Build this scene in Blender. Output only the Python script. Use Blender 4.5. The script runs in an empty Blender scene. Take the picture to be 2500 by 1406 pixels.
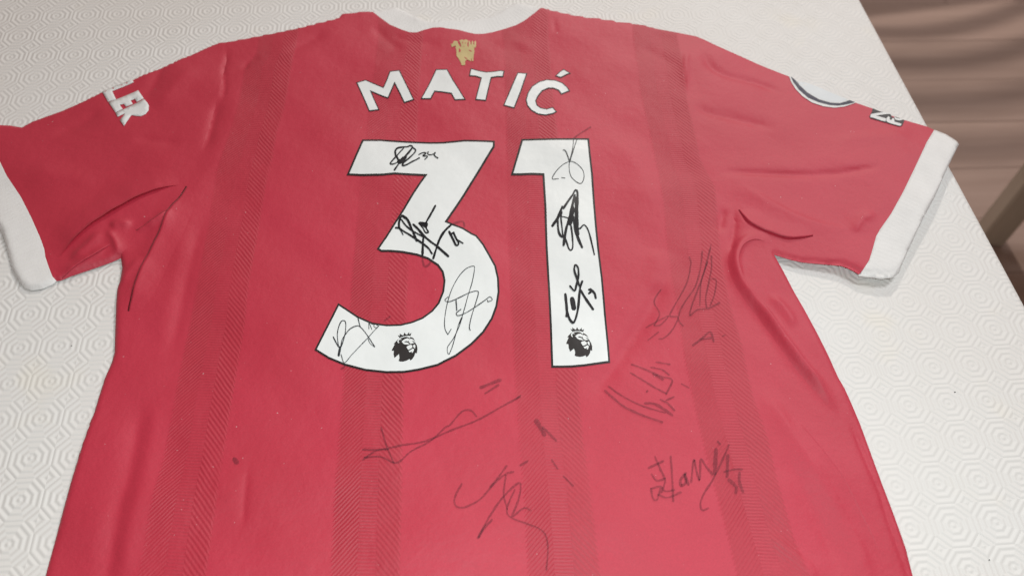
import bpy, math, random
import numpy as np
from mathutils import Vector, Matrix
from mathutils.geometry import delaunay_2d_cdt

random.seed(4); np.random.seed(4)
S = bpy.context.scene
COL = S.collection

# ------------------------------------------------------------------ camera
T = 0.75                       # height of the table cover's top face
H = 0.55                       # camera above the table
F, TH, RO = 2024.5, math.radians(56.104), math.radians(1.844)
cam_d = bpy.data.cameras.new('camera')
cam = bpy.data.objects.new('camera', cam_d); COL.objects.link(cam)
cam_d.sensor_width = 36.0
cam_d.lens = 36.0 * F / 2500.0
cam_d.clip_start = 0.02; cam_d.clip_end = 100
fwd = Vector((0, math.cos(TH), -math.sin(TH)))
up0 = Vector((0, math.sin(TH), math.cos(TH)))
rt0 = Vector((1, 0, 0))
rt = rt0 * math.cos(RO) + up0 * math.sin(RO)
up = up0 * math.cos(RO) - rt0 * math.sin(RO)
M = Matrix((rt, up, -fwd)).transposed().to_4x4()
M.translation = (0, 0, T + H)
cam.matrix_world = M
cam_d.dof.use_dof = True
cam_d.dof.focus_distance = 0.64
cam_d.dof.aperture_fstop = 6.0
S.camera = cam

# ------------------------------------------------------------------ light
W = bpy.data.worlds.new('World'); S.world = W; W.use_nodes = True
bg = W.node_tree.nodes['Background']
bg.inputs[0].default_value = (1.0, 0.68, 0.55, 1); bg.inputs[1].default_value = 0.165

def lamp(name, loc, power, col, radius):
    l = bpy.data.lights.new(name, 'POINT'); l.energy = power; l.color = col; l.shadow_soft_size = radius
    o = bpy.data.objects.new(name, l); COL.objects.link(o); o.location = loc
    return o
lamp('phone_flash', (0.02, 0.03, T + H + 0.02), 10.4, (0.90, 0.99, 1.0), 0.02)
lamp('ceiling_lamp', (0.62, 3.3, 2.45), 150, (1.0, 0.93, 0.86), 0.055)
lamp('side_ceiling_lamp', (1.15, 1.35, 2.45), 72, (0.95, 0.97, 1.0), 0.30)
S.view_settings.view_transform = 'Standard'; S.view_settings.look = 'None'
S.view_settings.exposure = 0.0; S.view_settings.gamma = 1.0
S.view_settings.use_curve_mapping = False
S.render.engine = 'CYCLES'

# ------------------------------------------------------------------ helpers
def ray_at(P, z):
    """picture points (N,2) -> world points on the level z"""
    P = np.atleast_2d(np.asarray(P, float)); z = np.broadcast_to(np.asarray(z, float), (len(P),))
    u = (P[:, 0] - 1250) / F; v = -(P[:, 1] - 703) / F
    c, s = math.cos(RO), math.sin(RO)
    u, v = c * u - s * v, s * u + c * v
    dy = math.cos(TH) + v * math.sin(TH); dz = -math.sin(TH) + v * math.cos(TH)
    k = (T + H - z) / -dz
    return np.stack([u * k, dy * k, z], 1)

def link(name, verts, faces, mat, parent=None, smooth=True, uv=None, kind=None, off=None):
    me = bpy.data.meshes.new(name)
    v = np.asarray(verts, float)
    if parent is not None:
        v = v - np.array(parent['_o'] if '_o' in parent.keys() else (0, 0, 0))
    me.from_pydata([tuple(p) for p in v], [], [tuple(f) for f in faces])
    for m in (mat if isinstance(mat, (list, tuple)) else [mat]): me.materials.append(m)
    if uv is not None:
        L = me.uv_layers.new(name='UVMap')
        idx = np.empty(len(me.loops), dtype=np.int32); me.loops.foreach_get('vertex_index', idx)
        L.data.foreach_set('uv', np.asarray(uv, np.float32)[idx].ravel())
    if smooth: me.polygons.foreach_set('use_smooth', [True] * len(me.polygons))
    me.update()
    o = bpy.data.objects.new(name, me); COL.objects.link(o)
    if parent is not None: o.parent = parent
    if kind: o['kind'] = kind
    return o

def empty(name, loc, label=None, cat=None, group=None):
    o = bpy.data.objects.new(name, None); COL.objects.link(o); o.location = loc
    o.empty_display_size = 0.05
    if label: o['label'] = label; o['category'] = cat
    if group: o['group'] = group
    return o

def box(c, sx, sy, sz, rot=0.0, bev=0.0):
    """box with chamfered vertical edges and top; returns verts, faces"""
    b = min(bev, sx / 3, sy / 3, sz / 3)
    x, y = sx / 2, sy / 2
    def ring(i, z):
        return [(-x + i, -y, z), (x - i, -y, z), (x, -y + i, z), (x, y - i, z), (x - i, y, z), (-x + i, y, z), (-x, y - i, z), (-x, -y + i, z)]
    if b <= 0: b = 1e-4
    def inset(r, i):
        return [(p[0] * (x - i) / x, p[1] * (y - i) / y, p[2]) for p in r]
    rings = [inset(ring(b, -sz / 2), b), ring(b, -sz / 2 + b), ring(b, sz / 2 - b), inset(ring(b, sz / 2), b)]
    V = [p for r in rings for p in r]; Fc = []
    for k in range(3):
        for i in range(8):
            j = (i + 1) % 8
            Fc.append((k * 8 + i, k * 8 + j, k * 8 + 8 + j, k * 8 + 8 + i))
    Fc.append(tuple(reversed(range(8)))); Fc.append(tuple(range(24, 32)))
    cs, sn = math.cos(rot), math.sin(rot)
    V = [(c[0] + p[0] * cs - p[1] * sn, c[1] + p[0] * sn + p[1] * cs, c[2] + p[2]) for p in V]
    return V, Fc

# ---- node helpers
class NT:
    def __init__(s, name):
        s.m = bpy.data.materials.new(name); s.m.use_nodes = True
        s.t = s.m.node_tree; s.b = s.t.nodes['Principled BSDF']
    def n(s, ty, **kw):
        x = s.t.nodes.new(ty)
        for k, v in kw.items(): setattr(x, k, v)
        return x
    def put(s, sock, v):
        if hasattr(v, 'links') or isinstance(v, bpy.types.NodeSocket): s.t.links.new(v, sock)
        else: sock.default_value = v
    def math(s, op, a, b=0.0, c=0.0):
        x = s.n('ShaderNodeMath', operation=op)
        s.put(x.inputs[0], a); s.put(x.inputs[1], b); s.put(x.inputs[2], c)
        return x.outputs[0]
    def noise(s, vec, scale, detail=3, rough=0.55):
        x = s.n('ShaderNodeTexNoise'); s.put(x.inputs['Vector'], vec)
        x.inputs['Scale'].default_value = scale; x.inputs['Detail'].default_value = detail; x.inputs['Roughness'].default_value = rough
        return x.outputs['Fac']
    def mix(s, fac, a, b, blend='MIX'):
        x = s.n('ShaderNodeMix', data_type='RGBA', blend_type=blend)
        s.put(x.inputs[0], fac); s.put(x.inputs[6], a); s.put(x.inputs[7], b)
        return x.outputs[2]
    def maprange(s, v, a, b, c, d, kind='LINEAR'):
        x = s.n('ShaderNodeMapRange', interpolation_type=kind)
        s.put(x.inputs[0], v)
        for i, q in enumerate((a, b, c, d)): s.put(x.inputs[i + 1], q)
        return x.outputs[0]
    def bump(s, h, dist, strength=1.0, normal=None):
        x = s.n('ShaderNodeBump'); s.put(x.inputs['Height'], h)
        x.inputs['Distance'].default_value = dist; x.inputs['Strength'].default_value = strength
        if normal is not None: s.t.links.new(normal, x.inputs['Normal'])
        return x.outputs[0]
    def set(s, **kw):
        for k, v in kw.items(): s.put(s.b.inputs[k.replace('_', ' ')], v)
        return s.m

def plain(name, col, rough=0.6, spec=0.3, **kw):
    n = NT(name); n.set(Base_Color=(*col, 1), Roughness=rough)
    n.b.inputs['Specular IOR Level'].default_value = spec
    return n.set(**kw)

# ------------------------------------------------------------------ materials
RED = (0.515, 0.0215, 0.0515, 1); RED2 = (0.42, 0.0135, 0.032, 1)

def red_fabric(name, stripes):
    n = NT(name)
    geo = n.n('ShaderNodeNewGeometry').outputs['Position']
    cloud = n.noise(geo, 9.0, 4)
    col = n.mix(n.maprange(cloud, 0.3, 0.7, 0, 1), (RED[0] * 0.95, RED[1] * 0.9, RED[2] * 0.9, 1), (RED[0] * 1.04, RED[1] * 1.12, RED[2] * 1.12, 1))
    fine = n.noise(geo, 1500, 2)
    h = n.math('MULTIPLY', fine, 0.35)
    if stripes:
        uv = n.n('ShaderNodeUVMap', uv_map='UVMap').outputs[0]
        sep = n.n('ShaderNodeSeparateXYZ'); n.t.links.new(uv, sep.inputs[0])
        u, v = sep.outputs[0], sep.outputs[1]
        t = n.math('FRACT', u)
        odd = n.math('GREATER_THAN', n.math('FRACT', n.math('MULTIPLY', u, 0.5)), 0.5)
        g = n.math('ADD', n.math('MAXIMUM', n.math('SUBTRACT', 0.38, t), 0.0), n.math('MAXIMUM', n.math('SUBTRACT', t, 0.64), 0.0))
        ph = n.math('MULTIPLY', n.math('ADD', v, n.math('MULTIPLY', g, 0.052)), 1.0 / 0.00225)
        pf = n.math('SUBTRACT', n.math('SUBTRACT', 1.0, n.math('MULTIPLY', n.math('GREATER_THAN', t, 0.64), 0.5)), n.math('MULTIPLY', n.math('LESS_THAN', t, 0.38), 0.32))
        wob = n.math('MULTIPLY', n.noise(geo, 60, 2), 0.6)
        w = n.math('ADD', n.math('MULTIPLY', n.math('SINE', n.math('MULTIPLY', n.math('ADD', n.math('MULTIPLY', ph, pf), wob), 2 * math.pi)), 0.5), 0.5)
        # toothed edge: the lines push the band's edge in and out
        tj = n.math('ADD', t, n.math('MULTIPLY', n.math('SUBTRACT', w, 0.5), 0.035))
        inb = n.math('MULTIPLY', n.maprange(tj, 0.005, 0.035, 0, 1), n.maprange(tj, 0.965, 0.995, 1, 0))
        mask = n.math('MULTIPLY', odd, inb)
        # centre ribs stand lighter, right-hand ribs are cut deeper
        centre = n.math('MULTIPLY', n.math('GREATER_THAN', t, 0.38), n.math('LESS_THAN', t, 0.64))
        right = n.math('GREATER_THAN', t, 0.64)
        patch = n.maprange(n.noise(geo, 22, 3), 0.32, 0.68, 0.35, 1.0)
        depth = n.math('MULTIPLY', n.math('ADD', 0.75, n.math('MULTIPLY', right, 0.10)), patch)
        band = n.mix(n.math('MULTIPLY', n.math('SUBTRACT', 1.0, w), depth), n.mix(n.math('MULTIPLY', centre, 0.45), RED2, RED), (0.30, 0.0075, 0.018, 1))
        col = n.mix(n.math('MULTIPLY', mask, n.maprange(n.noise(geo, 5.5, 2), 0.3, 0.7, 0.30, 0.62)), col, band)
        h = n.math('ADD', n.math('MULTIPLY', h, 1.0), n.math('MULTIPLY', n.math('MULTIPLY', mask, w), n.math('MULTIPLY', depth, 1.1)))
    grain = n.maprange(n.noise(geo, 900, 3, 0.7), 0.25, 0.75, 0.90, 1.10)
    cg = n.n('ShaderNodeCombineColor')
    for k_ in range(3): n.t.links.new(grain, cg.inputs[k_])
    col = n.mix(1.0, col, cg.outputs[0], 'MULTIPLY')
    dust = n.maprange(n.noise(geo, 420, 1), 0.80, 0.83, 0, 1)
    col = n.mix(n.math('MULTIPLY', dust, 0.5), col, (0.75, 0.6, 0.6, 1))
    n.set(Base_Color=col, Roughness=0.60, Sheen_Weight=0.06, Sheen_Roughness=0.5, Normal=n.bump(h, 0.00035, 0.8, n.bump(n.noise(geo, 42, 4, 0.6), 0.0022, 0.5)))
    n.b.inputs['Sheen Tint'].default_value = (1.0, 0.62, 0.66, 1)
    n.b.inputs['Specular IOR Level'].default_value = 0.72
    return n.m

M_BODY = red_fabric('red_knit_with_tonal_bands', True)
M_SLEEVE = red_fabric('red_knit', False)

def white_rib(name, base):
    n = NT(name)
    uv = n.n('ShaderNodeUVMap', uv_map='UVMap').outputs[0]
    sep = n.n('ShaderNodeSeparateXYZ'); n.t.links.new(uv, sep.inputs[0])
    geo = n.n('ShaderNodeNewGeometry').outputs['Position']
    w = n.math('SINE', n.math('MULTIPLY', sep.outputs[0], 2 * math.pi / 0.0042))
    knit = n.noise(geo, 1100, 2)
    h = n.math('ADD', n.math('MULTIPLY', w, 0.16), n.math('MULTIPLY', knit, 1.2))
    col = n.mix(n.maprange(n.noise(geo, 60, 3), 0.3, 0.7, 0, 1), tuple(c * 0.94 for c in base) + (1,), base + (1,))
    n.set(Base_Color=col, Roughness=0.85, Sheen_Weight=0.2, Normal=n.bump(h, 0.0004, 0.7))
    n.b.inputs['Specular IOR Level'].default_value = 0.2
    return n.m
M_RIB = white_rib('white_rib_knit', (0.85, 0.845, 0.83))

def vinyl(name, col, rough=0.42, var=0.06):
    n = NT(name)
    geo = n.n('ShaderNodeNewGeometry').outputs['Position']
    c = n.mix(n.maprange(n.noise(geo, 25, 4), 0.3, 0.7, 0, 1), tuple(x * (1 - var) for x in col) + (1,), col + (1,))
    n.set(Base_Color=c, Roughness=rough, Normal=n.bump(n.noise(geo, 900, 2), 0.0001, 0.5, n.bump(n.noise(geo, 38, 3, 0.5), 0.003, 0.45)))
    n.b.inputs['Specular IOR Level'].default_value = 0.4
    return n.m
M_WHITE = vinyl('white_vinyl', (0.83, 0.855, 0.845))
M_WHITE2 = vinyl('white_flock', (0.78, 0.79, 0.78), 0.6)
M_BLACK = vinyl('black_vinyl', (0.022, 0.018, 0.018), 0.5, 0.3)
M_LION = vinyl('dark_print', (0.028, 0.024, 0.023), 0.5, 0.2)
M_GOLD = vinyl('gold_foil', (0.70, 0.56, 0.27), 0.4, 0.3)
M_NAVY = vinyl('navy_print', (0.045, 0.045, 0.075), 0.5, 0.2)
M_PALE = vinyl('pale_patch', (0.72, 0.76, 0.78), 0.45)
M_GREY = vinyl('dark_grey_patch', (0.075, 0.07, 0.07), 0.6, 0.2)

def ink(name, col, alpha, rough, patchy):
    n = NT(name)
    geo = n.n('ShaderNodeNewGeometry').outputs['Position']
    a = n.maprange(n.noise(geo, 900, 2), 0.30, 0.62, alpha * (1 - patchy), alpha)
    n.set(Base_Color=(*col, 1), Roughness=rough, Alpha=a)
    n.b.inputs['Specular IOR Level'].default_value = 0.4
    return n.m
M_INK = ink('black_marker_on_vinyl', (0.012, 0.013, 0.016), 1.0, 0.35, 0.05)
M_INKT = ink('thin_marker_on_vinyl', (0.03, 0.035, 0.04), 0.95, 0.4, 0.30)
M_INKF = ink('faded_marker_in_fabric', (0.055, 0.018, 0.03), 0.35, 0.7, 0.55)

# table cover with embossed octagons
GO = np.array((0.25622422, 0.36350471)); GD = 0.0299353; GA = 0.1000617
def cover_material():
    n = NT('embossed_white_vinyl_cover')
    uv = n.n('ShaderNodeUVMap', uv_map='UVMap').outputs[0]
    sep = n.n('ShaderNodeSeparateXYZ'); n.t.links.new(uv, sep.inputs[0])
    x = n.math('SUBTRACT', sep.outputs[0], float(GO[0])); y = n.math('SUBTRACT', sep.outputs[1], float(GO[1]))
    c, s = math.cos(GA) / GD, math.sin(GA) / GD
    p = n.math('ADD', n.math('MULTIPLY', x, c), n.math('MULTIPLY', y, s))
    q = n.math('SUBTRACT', n.math('MULTIPLY', y, c), n.math('MULTIPLY', x, s))
    ax = n.math('ABSOLUTE', n.math('SUBTRACT', n.math('FRACT', n.math('ADD', p, 0.5)), 0.5))
    ay = n.math('ABSOLUTE', n.math('SUBTRACT', n.math('FRACT', n.math('ADD', q, 0.5)), 0.5))
    dg = n.math('MULTIPLY', n.math('ADD', ax, ay), 1 / math.sqrt(2))
    oc = n.math('SMOOTH_MAX', n.math('SMOOTH_MAX', ax, ay, 0.01), dg, 0.01)
    corner = n.math('SUBTRACT', 1 / math.sqrt(2), dg)
    isc = n.math('GREATER_THAN', dg, 0.5)
    r = n.math('ADD', n.math('MULTIPLY', isc, n.math('ADD', corner, 0.013)), n.math('MULTIPLY', n.math('SUBTRACT', 1.0, isc), oc))
    wv = n.math('COSINE', n.math('MULTIPLY', n.math('SUBTRACT', r, 0.07), 2 * math.pi / 0.15))
    geo = n.n('ShaderNodeNewGeometry').outputs['Position']
    worn = n.maprange(n.noise(geo, 7, 2), 0.25, 0.75, 0.55, 1.0)
    h = n.math('MULTIPLY', n.maprange(wv, -1.0, 1.0, 0, 1), worn)
    h2 = n.math('ADD', n.math('MULTIPLY', h, 1.0), n.math('MULTIPLY', n.noise(geo, 500, 3), 0.08))
    col = n.mix(n.maprange(n.noise(geo, 5, 4), 0.3, 0.7, 0, 1), (0.765, 0.745, 0.715, 1), (0.795, 0.79, 0.77, 1))
    stain = n.maprange(n.noise(geo, 16, 2), 0.62, 0.75, 0, 0.5)
    col = n.mix(stain, col, (0.80, 0.765, 0.68, 1))
    n.set(Base_Color=col, Roughness=0.55, Normal=n.bump(h2, 0.00058, 0.8))
    n.b.inputs['Specular IOR Level'].default_value = 0.3
    n.b.inputs['Subsurface Weight'].default_value = 0.0
    return n.m
M_COVER = cover_material()

def wood(name, a, b, scale=1.0, rough=0.45, axis=(1, 12, 12), rnd=0.0):
    n = NT(name)
    tc = n.n('ShaderNodeTexCoord').outputs['Object']
    mp = n.n('ShaderNodeMapping'); n.t.links.new(tc, mp.inputs[0]); mp.inputs['Scale'].default_value = axis
    inf = n.n('ShaderNodeObjectInfo').outputs['Random']
    add = n.n('ShaderNodeVectorMath', operation='ADD'); n.t.links.new(mp.outputs[0], add.inputs[0])
    cmb = n.n('ShaderNodeCombineXYZ'); n.t.links.new(n.math('MULTIPLY', inf, 40.0), cmb.inputs[0]); n.t.links.new(n.math('MULTIPLY', inf, 17.0), cmb.inputs[1])
    n.t.links.new(cmb.outputs[0], add.inputs[1])
    g = n.noise(add.outputs[0], 3.0 * scale, 6, 0.6)
    col = n.mix(n.maprange(g, 0.3, 0.7, 0, 1), (*a, 1), (*b, 1))
    if rnd:
        col = n.mix(1.0, col, n.mix(inf, (1 - rnd, 1 - rnd, 1 - rnd, 1), (1, 1, 1, 1)), 'MULTIPLY')
    n.set(Base_Color=col, Roughness=rough, Normal=n.bump(g, 0.0006, 0.3))
    n.b.inputs['Specular IOR Level'].default_value = 0.35
    return n.m
M_FLOOR = wood('brown_floor_board', (0.385, 0.268, 0.22), (0.465, 0.33, 0.275), 1.0, 0.42, (1.2, 14, 14), 0.16)
M_GAP = plain('dark_floor_gap', (0.12, 0.08, 0.06), 0.8)
M_CHAIR = wood('grey_brown_chair_wood', (0.46, 0.40, 0.32), (0.56, 0.49, 0.40), 1.0, 0.35, (10, 10, 1.2))
M_TABLE = wood('table_wood', (0.16, 0.085, 0.045), (0.24, 0.14, 0.08), 1.0, 0.4)

# ------------------------------------------------------------------ table frame of reference
e0 = ray_at([(2105, 0)], T)[0][:2]; e1 = ray_at([(2500, 727)], T)[0][:2]
AL = (e0 - e1) / np.linalg.norm(e0 - e1)          # along the visible edge, away from the viewer
OU = np.array((AL[1], -AL[0]))                      # outwards, over the edge
EO = e0 + AL * 0.52                                  # far right corner of the cover
TW, TLn = 1.16, 1.62
def tb(a, b):   # a = metres in from the right edge, b = metres from the far edge towards the viewer
    return EO - OU * a - AL * b
TROT = math.atan2(AL[1], AL[0]) - math.pi / 2

# ------------------------------------------------------------------ floor and boards
floor_c = (0.9, 1.1)
V, Fc = box((floor_c[0], floor_c[1], -0.035), 5.2, 5.2, 0.05)
fl = link('floor', V, Fc, M_GAP, None, False); fl['kind'] = 'structure'
fl['_o'] = (0, 0, 0)
bw, bl, brot = 0.135, 1.15, math.radians(4)
bv, bf = box((0, 0, 0), bl - 0.001, bw - 0.001, 0.012, 0, 0.0006)
bme = bpy.data.meshes.new('floor_board'); bme.from_pydata(bv, [], bf); bme.materials.append(M_FLOOR)
for r in range(-10, 22):
    for k in range(-1, 4):
        x = -0.9 + k * bl + (r * 0.437 % 1.0) * bl; y = 0.20 + r * bw
        cx = floor_c[0] + (x - floor_c[0]) * math.cos(brot) - (y - floor_c[1]) * math.sin(brot)
        cy = floor_c[1] + (x - floor_c[0]) * math.sin(brot) + (y - floor_c[1]) * math.cos(brot)
        if abs(cx - floor_c[0]) > 1.9 or abs(cy - floor_c[1]) > 2.3: continue
        o = bpy.data.objects.new('floor_board', bme); COL.objects.link(o)
        o.location = (cx, cy, -0.006 - 0.0006 * random.random()); o.rotation_euler = (0, 0, brot); o.parent = fl

# ------------------------------------------------------------------ table and its cover
cen = tb(TW / 2, TLn / 2)
tbl = empty('dining_table', (cen[0], cen[1], 0), 'rectangular wooden dining table hidden under the white embossed cover', 'table')
tbl['_o'] = (cen[0], cen[1], 0)
V, Fc = box((cen[0], cen[1], T - 0.020), TW - 0.016, TLn - 0.016, 0.034, TROT, 0.006)
link('table_top', V, Fc, M_TABLE, tbl, False)
for a in (0.09, TW - 0.09):
    for b in (0.09, TLn - 0.09):
        p = tb(a, b)
        V, Fc = box((p[0], p[1], (T - 0.037) / 2), 0.07, 0.07, T - 0.037, TROT, 0.006)
        link('leg', V, Fc, M_TABLE, tbl, False)

# cover: flat top, rounded over the edges, short drop
prof = [(0.0, 0.0, 0.0)]
R_ = 0.007
for i in range(1, 7):
    a = i / 6 * math.pi / 2
    prof.append((R_ * math.sin(a), -R_ * (1 - math.cos(a)), R_ * a))
for d in (0.010, 0.022, 0.034): prof.append((R_ + 0.0006 * math.sin(d * 300), -R_ - d, R_ * math.pi / 2 + d))
V = []; UV = []; Fc = []
NA, NB = 40, 56
inn = R_
ga = np.linspace(inn, TW - inn, NA); gb = np.linspace(inn, TLn - inn, NB)
for j in range(NB):
    for i in range(NA):
        p = tb(ga[i], gb[j]); V.append((p[0], p[1], T)); UV.append(tuple(p))
for j in range(NB - 1):
    for i in range(NA - 1):
        k = j * NA + i; Fc.append((k, k + 1, k + NA + 1, k + NA))
loop = [(i, 0) for i in range(NA)] + [(NA - 1, j) for j in range(1, NB)] + [(i, NB - 1) for i in range(NA - 2, -1, -1)] + [(0, j) for j in range(NB - 2, 0, -1)]
prev = [j * NA + i for i, j in loop]
for (o_, dz, ln) in prof[1:]:
    cur = []
    for (i, j) in loop:
        da = (-1 if i == 0 else 1 if i == NA - 1 else 0); db = (-1 if j == 0 else 1 if j == NB - 1 else 0)
        rip = 0.0005 * math.sin(i * 2.1 + j * 1.7) if ln > 0.012 else 0
        p = tb(ga[i] + da * (o_ + rip), gb[j] + db * (o_ + rip)); q = tb(ga[i] + da * ln, gb[j] + db * ln)
        V.append((p[0], p[1], T + dz)); UV.append(tuple(q)); cur.append(len(V) - 1)
    for k in range(len(loop)):
        l = (k + 1) % len(loop); Fc.append((prev[k], cur[k], cur[l], prev[l]))
    prev = cur
cover = empty('table_cover', (cen[0], cen[1], T), 'white vinyl table cover embossed with rows of concentric octagons', 'table cover')
cover['_o'] = (cen[0], cen[1], T)
link('sheet', V, [tuple(reversed(f)) for f in Fc], M_COVER, cover, True, UV)

# ------------------------------------------------------------------ the shirt: traced outlines (picture units, cast on the table)
def Z(ox, oy, s, pts): return [(ox + x / s, oy + y / s) for x, y in pts]

left_top = [(551, 98), (530, 101), (500, 113), (450, 137), (400, 158), (320, 191), (247, 220), (200, 243), (150, 265), (100, 283), (75, 292), (50, 306), (25, 302), (0, 301), (-30, 303), (-58, 306)]
left_cuffseam = [(-58, 306), (-30, 342), (0, 395), (17, 430), (51, 481), (77, 532), (97, 578), (107, 606), (110, 626), (120, 655), (128, 675), (134, 681)]
left_under = [(134, 681), (144, 680), (171, 669), (228, 650), (270, 635), (292, 625)]
left_seam = [(292, 625), (330, 590), (385, 540), (430, 490), (455, 462), (476, 410), (500, 340), (525, 262), (542, 190), (552, 145), (551, 98)]
left_side = [(292, 625), (295, 649), (290, 680), (283, 700), (280, 737), (278, 794), (276, 855), (270, 878), (255, 912), (241, 953), (227, 1000), (199, 1075), (170, 1167), (150, 1240), (127, 1326), (105, 1406), (62, 1560), (25, 1700)]
right_side = [(1891, 620), (1914, 660), (1937, 703), (1965, 750), (1995, 806), (2025, 865), (2050, 919), (2065, 944), (2082, 981), (2103, 1030), (2129, 1101), (2158, 1179), (2187, 1254), (2215, 1332), (2234, 1406), (2275, 1550), (2318, 1700)]
right_seam = [(1700, 84), (1687, 125), (1677, 175), (1679, 230), (1690, 290), (1708, 345), (1735, 400), (1760, 455), (1775, 500), (1800, 545), (1835, 585), (1891, 620)]
right_top = [(1700, 84), (1720, 92), (1750, 107), (1800, 130), (1850, 152), (1890, 168), (1927, 183), (1946, 195), (1971, 201), (1999, 212), (2028, 225), (2073, 244), (2090, 252), (2130, 266), (2170, 281), (2207, 293), (2265, 309), (2281, 317)]
right_cuffseam = [(2281, 317), (2261, 350), (2232, 413), (2204, 470), (2176, 521), (2150, 558), (2140, 575), (2131, 606), (2121, 637), (2106, 660), (2096, 670)]
right_under = [(2096, 670), (2085, 663), (2067, 654), (2053, 649), (2028, 646), (1959, 639), (1928, 632), (1891, 620)]
shoulder_l = [(905, 25), (898, 23), (880, 25), (835, 29), (825, 40), (780, 52), (745, 60), (700, 70), (640, 82), (570, 95), (551, 98)]
neck = Z(880, 0, 5.0, [(125, 125), (250, 220), (360, 300), (500, 360), (600, 395), (690, 398), (780, 370), (880, 348), (980, 345), (1080, 362), (1200, 373), (1320, 402), (1400, 415), (1500, 410), (1620, 385), (1760, 345), (1900, 300), (2000, 250), (2120, 170), (2200, 105), (2260, 90)])
shoulder_r = [(1332, 18), (1350, 22), (1400, 33), (1420, 37), (1470, 43), (1520, 52), (1560, 55), (1600, 65), (1650, 74), (1690, 82), (1700, 84)]
hem = [(2318, 1700), (1800, 1725), (1200, 1730), (600, 1725), (25, 1700)]
collar_in = Z(880, 0, 5.0, [(2260, 88), (2180, 72), (2050, 40), (1925, 15), (1875, 15), (1800, 60), (1675, 135), (1550, 185), (1400, 205), (1250, 228), (1100, 215), (980, 225), (910, 250), (850, 250), (770, 222), (650, 168), (550, 112), (425, 58), (330, 82), (230, 105), (125, 122)])
lcuff_out = [(-58, 306), (-120, 322), (-95, 395), (-55, 470), (-18, 535), (0, 562), (11, 595), (26, 652), (43, 683), (57, 699), (74, 704), (100, 700), (125, 689), (134, 681)]
rcuff_out = [(2281, 317), (2286, 318), (2310, 328), (2343, 350), (2315, 407), (2284, 478), (2255, 532), (2235, 575), (2210, 629), (2197, 662), (2180, 676), (2150, 678), (2120, 674), (2096, 670)]

def poly(*parts):
    out = []
    for p in parts:
        for q in p:
            if not out or (abs(out[-1][0] - q[0]) + abs(out[-1][1] - q[1])) > 0.4: out.append((float(q[0]), float(q[1])))
    if abs(out[0][0] - out[-1][0]) + abs(out[0][1] - out[-1][1]) < 0.4: out.pop()
    return out
BODY = poly(neck, shoulder_r, right_seam, right_side, hem, left_side[::-1], left_seam, shoulder_l[::-1])
LSLV = poly(left_top, left_cuffseam, left_under, left_seam)
RSLV = poly(right_top, right_cuffseam, right_under, right_seam[::-1])
LCUF = poly(left_cuffseam, lcuff_out[::-1])
RCUF = poly(right_cuffseam, rcuff_out[::-1])
COLL = poly(neck, collar_in)
OUTLINE = poly(shoulder_r, right_top, [], rcuff_out, right_under, right_side, hem, left_side[::-1], left_under[::-1], lcuff_out[::-1], left_top[::-1], shoulder_l[::-1], collar_in[::-1])

def densify(P, step, closed=True):
    P = np.asarray(P, float); out = []
    n = len(P) if closed else len(P) - 1
    for i in range(n):
        a, b = P[i], P[(i + 1) % len(P)]
        k = max(1, int(math.ceil(np.linalg.norm(b - a) / step)))
        for j in range(k): out.append(a + (b - a) * j / k)
    if not closed: out.append(P[-1])
    return np.array(out)

def smooth_line(P, step):
    """Catmull-Rom through P"""
    P = np.asarray(P, float)
    if len(P) == 2: return densify(P, step, False)
    Q = np.vstack([2 * P[0] - P[1], P, 2 * P[-1] - P[-2]]); out = []
    for i in range(1, len(Q) - 2):
        k = max(2, int(np.linalg.norm(Q[i + 1] - Q[i]) / step) + 1)
        for t in np.arange(k) / k:
            a, b, c, d = Q[i - 1], Q[i], Q[i + 1], Q[i + 2]
            out.append(0.5 * (2 * b + (c - a) * t + (2 * a - 5 * b + 4 * c - d) * t * t + (3 * b - 3 * c + d - a) * t ** 3))
    out.append(P[-1]); return np.array(out)

def seg_dist(X, L, closed=False):
    """distance, signed side, position 0..1 along the line"""
    L = np.asarray(L); n = len(L) if closed else len(L) - 1
    best = np.full(len(X), 1e9); sg = np.zeros(len(X)); tt = np.zeros(len(X))
    ln = np.array([np.linalg.norm(L[(i + 1) % len(L)] - L[i]) for i in range(n)]); cum = np.concatenate([[0], np.cumsum(ln)])
    for i in range(n):
        a = L[i]; d = L[(i + 1) % len(L)] - a; l2 = d @ d + 1e-18
        w = X - a; t = np.clip((w @ d) / l2, 0, 1)
        r = w - t[:, None] * d; dist = np.sqrt((r * r).sum(1))
        m = dist < best
        best[m] = dist[m]; sg[m] = np.sign(d[0] * w[m, 1] - d[1] * w[m, 0]); tt[m] = (cum[i] + t[m] * ln[i]) / cum[-1]
    return best, sg, tt

def inside(X, P):
    P = np.asarray(P); r = np.zeros(len(X), bool); j = len(P) - 1
    for i in range(len(P)):
        a, b = P[i], P[j]
        c = ((a[1] > X[:, 1]) != (b[1] > X[:, 1]))
        with np.errstate(divide='ignore', invalid='ignore'):
            xi = (b[0] - a[0]) * (X[:, 1] - a[1]) / (b[1] - a[1]) + a[0]
        r ^= c & (X[:, 0] < xi); j = i
    return r

BASE = 0.0042
W2 = lambda P: ray_at(P, T + BASE)[:, :2]
OUTW = W2(densify(OUTLINE, 40))

# folds: line, kind, height, width on the left of travel, width on the right
FOLDS = []
def fold(pts, kind, A, wl, wr, taper=0.18): FOLDS.append((W2(smooth_line(pts, 14)), kind, A, wl, wr, taper))
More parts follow.
